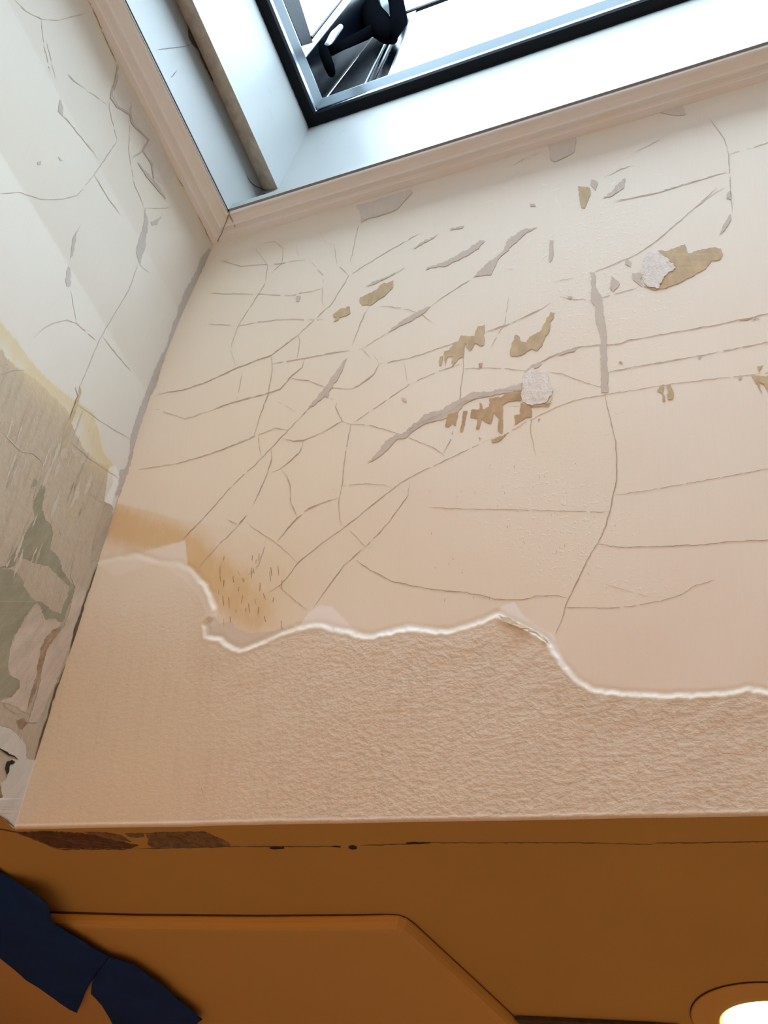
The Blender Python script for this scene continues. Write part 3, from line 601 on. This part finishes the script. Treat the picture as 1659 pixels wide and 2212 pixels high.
# room below
struct(link('floor', *box(RX0, RX1, RY0, RY1, -1.64, -1.6), M['floor']))
struct(link('wall_north', *box(RX0, RX1, RY1, RY1+.05, -1.6, ZC), M['room']))
struct(link('wall_south', *box(RX0, RX1, RY0-.05, RY0, -1.6, ZC), M['room']))
struct(link('wall_west', *box(RX0-.05, RX0, RY0, RY1, -1.6, ZC), M['room']))
struct(link('wall_east', *box(RX1, RX1+.05, RY0, RY1, -1.6, ZC), M['room']))

# ---------------------------------------------------------------- casing round the skylight, mitred
x0, y1 = -1.150, .651; x1, y0 = XR1+.01, YK1-.01
prof = [(0, 1.912), (.0, 1.9035), (.004, 1.9005), (.022, 1.8995), (.0235, 1.9015), (.030, 1.9035), (.040, 1.9025), (.043, 1.8985), (.0455, 1.8985), (.048, 1.9015), (.062, 1.9035), (.070, 1.902), (.0735, 1.899), (.077, 1.8995), (.079, 1.903), (.079, 1.93)]
k = .062/.079
tr = struct(link('trim_1', *ring([(x0+d+.006, x1-d, y0+d*k, y1-d*k-.004, z) for d, z in prof]), M['trim']))
# mitre gap
for nm, line, wd in (('trim_2', [(497, 456), (488, 480), (470, 522)], 2.0),):
    V, Fc = [], []
    for i, p in enumerate(jag(line, .8, 8)):
        V += [tuple(onz((p[0]-wd*random.uniform(.3, .9), p[1]), 1.8985)), tuple(onz((p[0]+wd*random.uniform(.3, .9), p[1]), 1.8985))]
    Fc = [(2*i, 2*i+2, 2*i+3, 2*i+1) for i in range(len(V)//2-1)]
    struct(link(nm, V, Fc, M['rust']))
# open joint between casing and walls
V, Fc = tube([(x0+.009, y1-.008, 1.9035), (-.6, y1-.006, 1.9035), (-.2, y1-.006, 1.9035), (.95, y1-.006, 1.9035)], [.0008, .0012, .0022, .0032], 6)
V2, F2 = tube([(x0+.010, y1-.010, 1.9035), (x0+.006, .4, 1.9035), (x0+.006, .1, 1.9035), (x0+.006, y0+.01, 1.9035)], [.0013, .0011, .0020, .0018], 6)
struct(link('trim_3', *join((V, Fc), (V2, F2)), M['rust']))

# ---------------------------------------------------------------- reveal
IX0, IY1, IX1, IY0 = x0+.085, .620, XR1-.07, YK1+.055
ZF = 2.497
V = [(IX0, IY0, 1.9), (IX0, IY1, 1.9), (IX0, IY1, 2.10), (IX0, IY0, 2.10), (-1.018, IY1, 2.075), (-1.018, IY0, 2.075), (-1.067, IY1, ZF), (-1.067, IY0, ZF)]
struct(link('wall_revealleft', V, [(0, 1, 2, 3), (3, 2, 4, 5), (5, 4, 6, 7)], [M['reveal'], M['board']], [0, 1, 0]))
lb = [p for p in [(404, 40), (420, 60), (432, 85), (440, 105), (452, 135), (461, 178), (455, 170), (441, 140), (430, 112), (420, 100), (408, 80)]]
def on_bevel(p):
    a, b = onx(p, IX0), ony(p, IY1); q = a if a[1] < IY1 else b
    return q*.999
lbj = jag(lb, 1.2, 6, True); tri = tessellate_polygon([[Vector((a, b, 0)) for a, b in lbj]])
rv2 = [tuple(on_bevel(p)) for p in lbj]
cr = []; crf = []
for l, wd in (([(497, 447), (520, 439), (545, 431), (570, 423), (592, 415)], 9), ([(534, 380), (540, 392), (552, 402), (580, 413)], 2.2), ([(340, 107), (400, 100), (420, 93)], 1.2), ([(365, 167), (372, 166), (383, 152)], 1.3), ([(382, 205), (386, 212)], 2.2), ([(447, 343), (449, 350)], 2.)):
    pts = jag(l, .7, 8); k0 = len(cr)
    for i, p in enumerate(pts):
        a, b = np.array(pts[max(i-1, 0)]), np.array(pts[min(i+1, len(pts)-1)]); e = (b-a)/max(math.dist(a, b), 1e-6); e = np.array([-e[1], e[0]])*wd/2*random.uniform(.5, 1.2)*(.4 if i in (0, len(pts)-1) else 1)
        cr += [tuple(on_bevel(np.array(p)+e)), tuple(on_bevel(np.array(p)-e))]
    crf += [(k0+2*i, k0+2*i+2, k0+2*i+3, k0+2*i+1) for i in range(len(pts)-1)]
VV, FF = join((rv2, [tuple(t) for t in tri]), (cr, crf))
struct(link('trim_4', VV, FF, M['soot']))
struct(link('trim_7', *join(box(-1.15, IX1+.05, .58, .66, 1.9045, 1.93), box(-1.15, IX0+.002, -1, .66, 1.9045, 1.93)), M['reveal']))  # unseen ledge behind the casing, added to block light
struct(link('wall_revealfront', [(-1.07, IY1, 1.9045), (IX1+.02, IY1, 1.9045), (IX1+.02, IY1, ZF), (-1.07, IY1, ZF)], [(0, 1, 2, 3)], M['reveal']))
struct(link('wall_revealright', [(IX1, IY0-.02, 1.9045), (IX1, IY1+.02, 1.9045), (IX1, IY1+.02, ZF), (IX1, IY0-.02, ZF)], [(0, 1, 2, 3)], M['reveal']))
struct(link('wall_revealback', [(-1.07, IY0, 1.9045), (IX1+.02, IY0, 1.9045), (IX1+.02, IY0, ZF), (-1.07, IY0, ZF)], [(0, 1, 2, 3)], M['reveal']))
# roof deck around the opening (keeps daylight out of the space above the ceiling)
struct(link('trim_5', *join(box(-3, -1.066, -3, 3, ZF+.002, ZF+.05), box(IX1-.002, 3, -3, 3, ZF+.002, ZF+.05), box(-1.066, IX1, IY1-.002, 3, ZF+.002, ZF+.05), box(-1.066, IX1, -3, IY0+.002, ZF+.002, ZF+.05)), M['wood']))
struct(link('trim_6', *join(box(-3, -2.95, -3, 3, ZC, ZF+.05), box(2.95, 3, -3, 3, ZC, ZF+.05), box(-3, 3, 2.95, 3, ZC, ZF+.05), box(-3, 3, -3, -2.95, ZC, ZF+.05),
       box(-3, RX0, -3, 3, ZC, ZC+.03), box(RX1, 3, -3, 3, ZC, ZC+.03), box(-3, 3, RY1, 3, ZC, ZC+.03), box(-3, 3, -3, RY0, ZC, ZC+.03)), M['wood']))

# ---------------------------------------------------------------- the skylight
WN = empty('window_1', (-.35, .2, ZF)); struct(WN)
fx0, fx1, fy0, fy1 = -1.069, IX1+.002, IY0-.002, IY1+.002
def rect(d, z): return (fx0+d, fx1-d, fy0+d, fy1-d, z)
link('frame', *ring([rect(0, ZF+.004), rect(0, ZF-.004), rect(.004, ZF-.008), rect(.030, ZF-.008), rect(.034, ZF-.002), rect(.034, ZF+.012)]), M['black'], parent=WN)
# ragged bead of sealant against the reveal
bead = []
for (a, b) in (((fx0+.002, .12), (fx0+.002, fy1-.003)), ((fx0+.002, fy1-.003), (.05, fy1-.003))):
    n = 90; bead.append([(a[0]+(b[0]-a[0])*i/n, a[1]+(b[1]-a[1])*i/n, ZF-.006) for i in range(n+1)])
link('sealant', *join(*[tube(b, [random.uniform(.002, .0062) for _ in b], 6) for b in bead]), M['black'], parent=WN)
link('inner_bevel', *ring([rect(.034, ZF+.002), rect(.036, ZF+.012), rect(.052, ZF+.030), rect(.052, ZF+.034)]), M['steel'], parent=WN)
XA, YA = fx0+.036, fy1-.036
ZU = ZF+.20
# dark corner plates
lp = [onx(p, XA) for p in ((684, 237), (654, 126), (765, -14), (880, -14))]
fp = [ony(p, YA) for p in ((685, 238), (878, -14), (914, -14), (896, 30), (843, 180))]
link('corner_plate', *prism(lp, (-.006, 0, 0)), M['blackgloss'], parent=WN)
link('corner_plate', *prism(fp, (0, .006, 0)), M['blackgloss'], parent=WN)
def rib(p, q, wd, plane, m='steel'):
    a = (onx if plane == 'x' else ony)(p, XA+.002 if plane == 'x' else YA-.002); b = (onx if plane == 'x' else ony)(q, XA+.002 if plane == 'x' else YA-.002)
    link('rib', *tube([a, b], [wd, wd*.8], 8), M[m], parent=WN)
rib((690, 226), (757, 112), .0022, 'y'); rib((785, 190), (832, 92), .003, 'y'); rib((838, 178), (893, 32), .0075, 'y'); rib((658, 124), (762, -5), .0035, 'x')
rib((800, 185), (850, 80), .006, 'y', 'blackgloss'); rib((672, 82), (745, -10), .005, 'x', 'blackgloss')
link('side_rail', *prism([onx(p, XA+.004) for p in ((606, -14), (640, -14), (647, 0), (676, 92), (653, 99), (612, 0))], (-.012, 0, 0)), M['black'], parent=WN)
# side panels of the raised curb
link('side_panel', *prism([(XA-.004, fy0+.04, ZF+.01), (XA-.004, fy1-.036, ZF+.01), (XA-.004, fy1-.036, ZU), (XA-.004, fy0+.04, ZU)], (-.003, 0, 0)), M['opal'], parent=WN)
link('side_panel', *prism([(fx0+.036, YA+.008, ZF+.01), (fx1-.036, YA+.008, ZF+.01), (fx1-.036, YA+.008, ZU), (fx0+.036, YA+.008, ZU)], (0, .003, 0)), M['opal'], parent=WN)
link('side_panel', *prism([(fx1-.033, fy0+.04, ZF+.01), (fx1-.033, fy1-.036, ZF+.01), (fx1-.033, fy1-.036, ZU), (fx1-.033, fy0+.04, ZU)], (.003, 0, 0)), M['blackgloss'], parent=WN)  # unseen right and back panels, made black to dim the reveal
link('side_panel', *prism([(fx0+.036, fy0+.035, ZF+.01), (fx1-.036, fy0+.035, ZF+.01), (fx1-.036, fy0+.035, ZU), (fx0+.036, fy0+.035, ZU)], (0, -.003, 0)), M['blackgloss'], parent=WN)  # unseen back panel, made black to dim the reveal
zb = ony((900, 20), YA)[2]
link('sash', *ring([(fx0+.034, fx1-.034, fy0+.034, YA+.008, zb+.010), (fx0+.034, fx1-.034, fy0+.034, YA+.008, zb), (fx0+.040, fx1-.042, fy0+.042, YA-.002, zb-.002), (fx0+.042, fx1-.044, fy0+.044, YA-.004, zb+.012)]), M['black'], parent=WN)
link('pane', *box(fx0+.03, fx1-.03, fy0+.03, fy1-.02, zb+.014, zb+.018), M['pane'], parent=WN)
# opener bracket: knuckle, arm, foot
def at_y(p, Y): return tuple(ony(p, Y))
yk = .53
hg = link('opener_bracket', *join(tube([at_y((786, -40), yk), at_y((792, 0), yk), at_y((800, 28), yk), at_y((818, 52), yk), at_y((836, 70), yk), at_y((848, 84), yk)], [.030, .034, .036, .038, .030, .014], 16),
     tube([at_y((842, -40), yk-.01), at_y((856, 5), yk-.01), at_y((862, 45), yk-.01), at_y((850, 78), yk-.01)], [.021, .023, .024, .012], 16),
     tube([at_y((770, -25), yk+.02), at_y((790, 5), yk+.02), at_y((806, 12), yk+.01)], [.012, .013, .010], 12)), M['bracket'], parent=WN, smooth=True)
link('arm', *tube([at_y((812, 58), 0.53), at_y((790, 74), 0.515), at_y((765, 86), 0.5), at_y((738, 98), 0.483), at_y((714, 110), 0.468)], [.014, .0155, .014, .0125, .0125], 14), M['bracket'], parent=hg, smooth=True)
link('foot', *tube([at_y((696, 96), .462), at_y((702, 118), .462), at_y((711, 142), .462), at_y((716, 158), .462)], [.010, .0135, .0125, .009], 12), M['bracket'], parent=hg, smooth=True)
link('clip', *tube([at_y((706, 100), .458), at_y((722, 74), .458), at_y((736, 58), .458)], [.008, .010, .007], 10), M['steel'], parent=hg, smooth=True)

# ---------------------------------------------------------------- raised ceiling panel with a cut corner
def panel_outline(h):
    p = [onz((60, 1972), h), onz((870, 1976), h)]
    a, b = onz((862, 1975), h), onz((905, 2000), h)
    out = [onz((40, 1972), h), onz((105, 1972), h), onz((300, 1977), h), onz((560, 1979), h), onz((760, 1977), h), onz((835, 1975), h), onz((862, 1976), h), onz((880, 1983), h), onz((897, 1996), h),
           onz((940, 2036), h), onz((1030, 2119), h), onz((1115, 2199), h), onz((1165, 2246), h)]
    return [q[:2] for q in out]
PO = panel_outline(ZC); PO += [np.array([PO[-1][0]+.02, RY1-.02]), np.array([RX0+.3, RY1-.02]), np.array([PO[0][0]-.05, PO[0][1]+.02])]
PO = [np.array(q) for q in PO]
cen = np.array([-1.2, 1.9])
def inset(poly, d):
    n = len(poly); out = []
    area = sum(poly[i][0]*poly[(i+1) % n][1]-poly[(i+1) % n][0]*poly[i][1] for i in range(n)); sgn = 1 if area > 0 else -1
    for i in range(n):
        a, b, c = poly[i-1], poly[i], poly[(i+1) % n]
        e1 = (b-a)/np.linalg.norm(b-a); e2 = (c-b)/np.linalg.norm(c-b)
        n1 = np.array([-e1[1], e1[0]])*sgn; n2 = np.array([-e2[1], e2[0]])*sgn; m = n1+n2; m /= max(np.dot(m, n1), .3)
        out.append(b+m*d)
    return out
lay = [(0, ZC-.001), (0, ZC-.004), (.0025, ZC-.012), (.006, ZC-.0185), (.012, ZC-.0215), (.020, ZC-.0225), (.20, ZC-.024)]
V, Fc = [], []; n = len(PO)
for d_, z_ in lay:
    V += [(q[0], q[1], z_) for q in inset(PO, d_)] if d_ < .1 else []
L = len(lay)-1
for i in range(L-1):
    for j in range(n):
        j2 = (j+1) % n; Fc.append((i*n+j, i*n+j2, (i+1)*n+j2, (i+1)*n+j))
Fc.append(tuple((L-1)*n+j for j in range(n)))
pe = empty('ceiling_panel', (-1.2, 1.8, ZC)); tag(pe, 'large flat cream ceiling panel with one cut corner and a rounded raised edge', 'panel')
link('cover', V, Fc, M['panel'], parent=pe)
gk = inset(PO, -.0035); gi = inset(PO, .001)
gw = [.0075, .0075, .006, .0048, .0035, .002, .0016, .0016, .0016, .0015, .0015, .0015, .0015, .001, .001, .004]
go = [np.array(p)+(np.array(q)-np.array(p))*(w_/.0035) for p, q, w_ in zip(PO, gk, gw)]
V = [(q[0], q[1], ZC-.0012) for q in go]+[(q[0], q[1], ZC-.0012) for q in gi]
link('gasket', V, [(j, (j+1) % n, n+(j+1) % n, n+j) for j in range(n)], M['wood'], parent=pe)  # flat dark strip on the ceiling, painted as the panel's contact shadow
# dark strip at the panel's foot
sp = [onz(p, ZC-.004)[:2] for p in ((1113, 2197), (1200, 2201), (1300, 2206), (1400, 2211), (1470, 2216), (1440, 2235), (1250, 2226), (1150, 2230))]
st = link('edge_strip', *prism([(a, b, ZC-.002) for a, b in sp], (0, 0, -.006)), M['wood'])
tag(st, 'thin dark wooden strip at the foot of the ceiling panel, towards the lamp', 'strip')

# ---------------------------------------------------------------- recessed downlight
def downlight(name, cx, cy, label):
    e = empty(name, (cx, cy, ZC)); tag(e, label, 'light', 'recessed ceiling lights')
    def lathe(pr, seg=72):
        V = [(cx+r_*math.cos(2*math.pi*k/seg), cy+r_*math.sin(2*math.pi*k/seg), z_) for r_, z_ in pr for k in range(seg)]
        return V, [(i*seg+k, i*seg+(k+1) % seg, (i+1)*seg+(k+1) % seg, (i+1)*seg+k) for i in range(len(pr)-1) for k in range(seg)]
    link('trim_ring', *lathe([(.148, ZC-.0005), (.150, ZC-.003), (.146, ZC-.0052), (.115, ZC-.008), (.105, ZC-.0095), (.101, ZC-.008), (.1, ZC-.001)]), M['panel'], parent=e, smooth=True)
    link('shadow_gap', *lathe([(.1515, ZC-.0008), (.149, ZC-.0008)]), M['wood'], parent=e)  # flat dark ring painted as the shadow round the trim ring
    link('lens', *lathe([(.098, ZC-.004), (.094, ZC-.010), (.08, ZC-.0135), (.05, ZC-.0155), (.02, ZC-.0165), (.0005, ZC-.0167)]), M['lamp'], parent=e, smooth=True)
    L_ = bpy.data.lights.new('downlight_beam', 'AREA'); L_.shape = 'DISK'; L_.size = .16; L_.energy = DOWN; L_.color = WARM
    lo = bpy.data.objects.new('downlight_beam', L_); COL.objects.link(lo); lo.location = (cx, cy, ZC-.02+EYE)
downlight('recessed_downlight', -.175, 1.815, 'glowing round recessed ceiling light with a wide cream ring, beyond the shaft')
downlight('recessed_downlight.001', -1.80, .25, 'round recessed ceiling light left of the skylight shaft')  # unseen lamp, placed here to brighten the left part of the ceiling
# wall lamp on the wall behind the viewer
wl = empty('wall_lamp', (-.8, RY0, .52)); tag(wl, 'opal glass vanity lamp on the wall behind the viewer', 'lamp')
link('backplate', *box(-1.15, -.45, RY0, RY0+.02, .45, .59), M['steel'], parent=wl)
def globe(cx, cy, cz, R_, seg=20):
    V = [(cx+R_*math.sin(math.pi*i/12)*math.cos(2*math.pi*k/seg), cy+R_*math.sin(math.pi*i/12)*math.sin(2*math.pi*k/seg), cz+R_*math.cos(math.pi*i/12)) for i in range(13) for k in range(seg)]
    return V, [(i*seg+k, i*seg+(k+1) % seg, (i+1)*seg+(k+1) % seg, (i+1)*seg+k) for i in range(12) for k in range(seg)]
for gx in (-1.0, -.6):
    link('globe', *globe(gx, RY0+.095, .52, .075), M['lamp'], parent=wl, smooth=True)
    L_ = bpy.data.lights.new('vanity_bulb', 'POINT'); L_.energy = VANITY; L_.color = WARM; L_.shadow_soft_size = .09
    lo = bpy.data.objects.new('vanity_bulb', L_); COL.objects.link(lo); lo.location = (gx, RY0+.27, .52+EYE)

# ---------------------------------------------------------------- masking film and blue tape
def sheet_obj(name, poly, hf, m, thick, step=16):
    x0, x1 = min(p[0] for p in poly), max(p[0] for p in poly); y0, y1 = min(p[1] for p in poly), max(p[1] for p in poly)
    bm = bmesh.new()
    pj = jag(poly, .7, 12, True)
    vs = [bm.verts.new((a, b, 0)) for a, b in pj]; f = bm.faces.new(vs)
    for xx in np.arange(x0+step, x1, step):
        g = bm.verts[:]+bm.edges[:]+bm.faces[:]; bmesh.ops.bisect_plane(bm, geom=g, plane_co=(xx, 0, 0), plane_no=(1, 0, 0))
    for yy_ in np.arange(y0+step, y1, step):
        g = bm.verts[:]+bm.edges[:]+bm.faces[:]; bmesh.ops.bisect_plane(bm, geom=g, plane_co=(0, yy_, 0), plane_no=(0, 1, 0))
    for v in bm.verts:
        p = (v.co.x, v.co.y); q = onz(p, hf(p)); v.co = (q[0], q[1], q[2]+EYE)
    bm.normal_update()
    me = bpy.data.meshes.new(name); bm.to_mesh(me); bm.free(); me.materials.append(m)
    for pg in me.polygons: pg.use_smooth = True
    o = bpy.data.objects.new(name, me); COL.objects.link(o)
    s = o.modifiers.new('thickness', 'SOLIDIFY'); s.thickness = thick; s.offset = 0
    return o
def lerp(a, b, t): return a+(b-a)*min(1, max(0, t))
def film_h(p):
    d_ = abs(p[0]-(196-(p[1]-2095)*.14)); return ZC-.0235-.003*math.exp(-(d_/7)**2)*(1 if p[1] > 2090 else 0)-.0015*math.sin(p[0]*.03+p[1]*.02)
def tape_h(p):
    t = (p[0]*.5+(p[1]-1900)*.9)/75
    return lerp(ZC-.006, ZC-.0345, t)-.0011*math.sin(p[0]*.07-p[1]*.03)*math.sin(p[1]*.05)
tag(sheet_obj('masking_film', [(-160, 2010), (-60, 2030), (60, 2090), (160, 2145), (205, 2105), (230, 2150), (270, 2210), (330, 2290), (-160, 2330)], film_h, M['sheet'], .0006),
    'creased tan masking film hanging below the blue tape', 'masking film')
T1 = [(-140, 1796), (0, 1881), (35, 1905), (62, 1922), (98, 1947), (106, 1962), (110, 1980), (117, 1995), (160, 2022), (235, 2066), (244, 2074), (216, 2094), (207, 2108), (193, 2128), (181, 2152), (172, 2175), (166, 2188), (150, 2181), (120, 2160), (88, 2137), (55, 2116), (30, 2094), (0, 2070), (-140, 1975)]
T2 = [(236, 2068), (262, 2075), (286, 2082), (305, 2094), (360, 2134), (375, 2150), (438, 2202), (428, 2209), (424, 2216), (400, 2260), (280, 2270), (243, 2212), (220, 2172), (196, 2146), (198, 2125), (206, 2108), (218, 2092)]
tag(sheet_obj('painters_tape', T1, tape_h, M['tape'], .0005), 'longer blue painters tape strip from the ceiling onto the panel, torn lower end', 'tape', 'blue painters tape')
tag(sheet_obj('painters_tape.001', T2, lambda p: tape_h(p)-.0016, M['tape'], .0005), 'shorter blue painters tape piece lapped past the torn end, towards the panel middle', 'tape', 'blue painters tape')
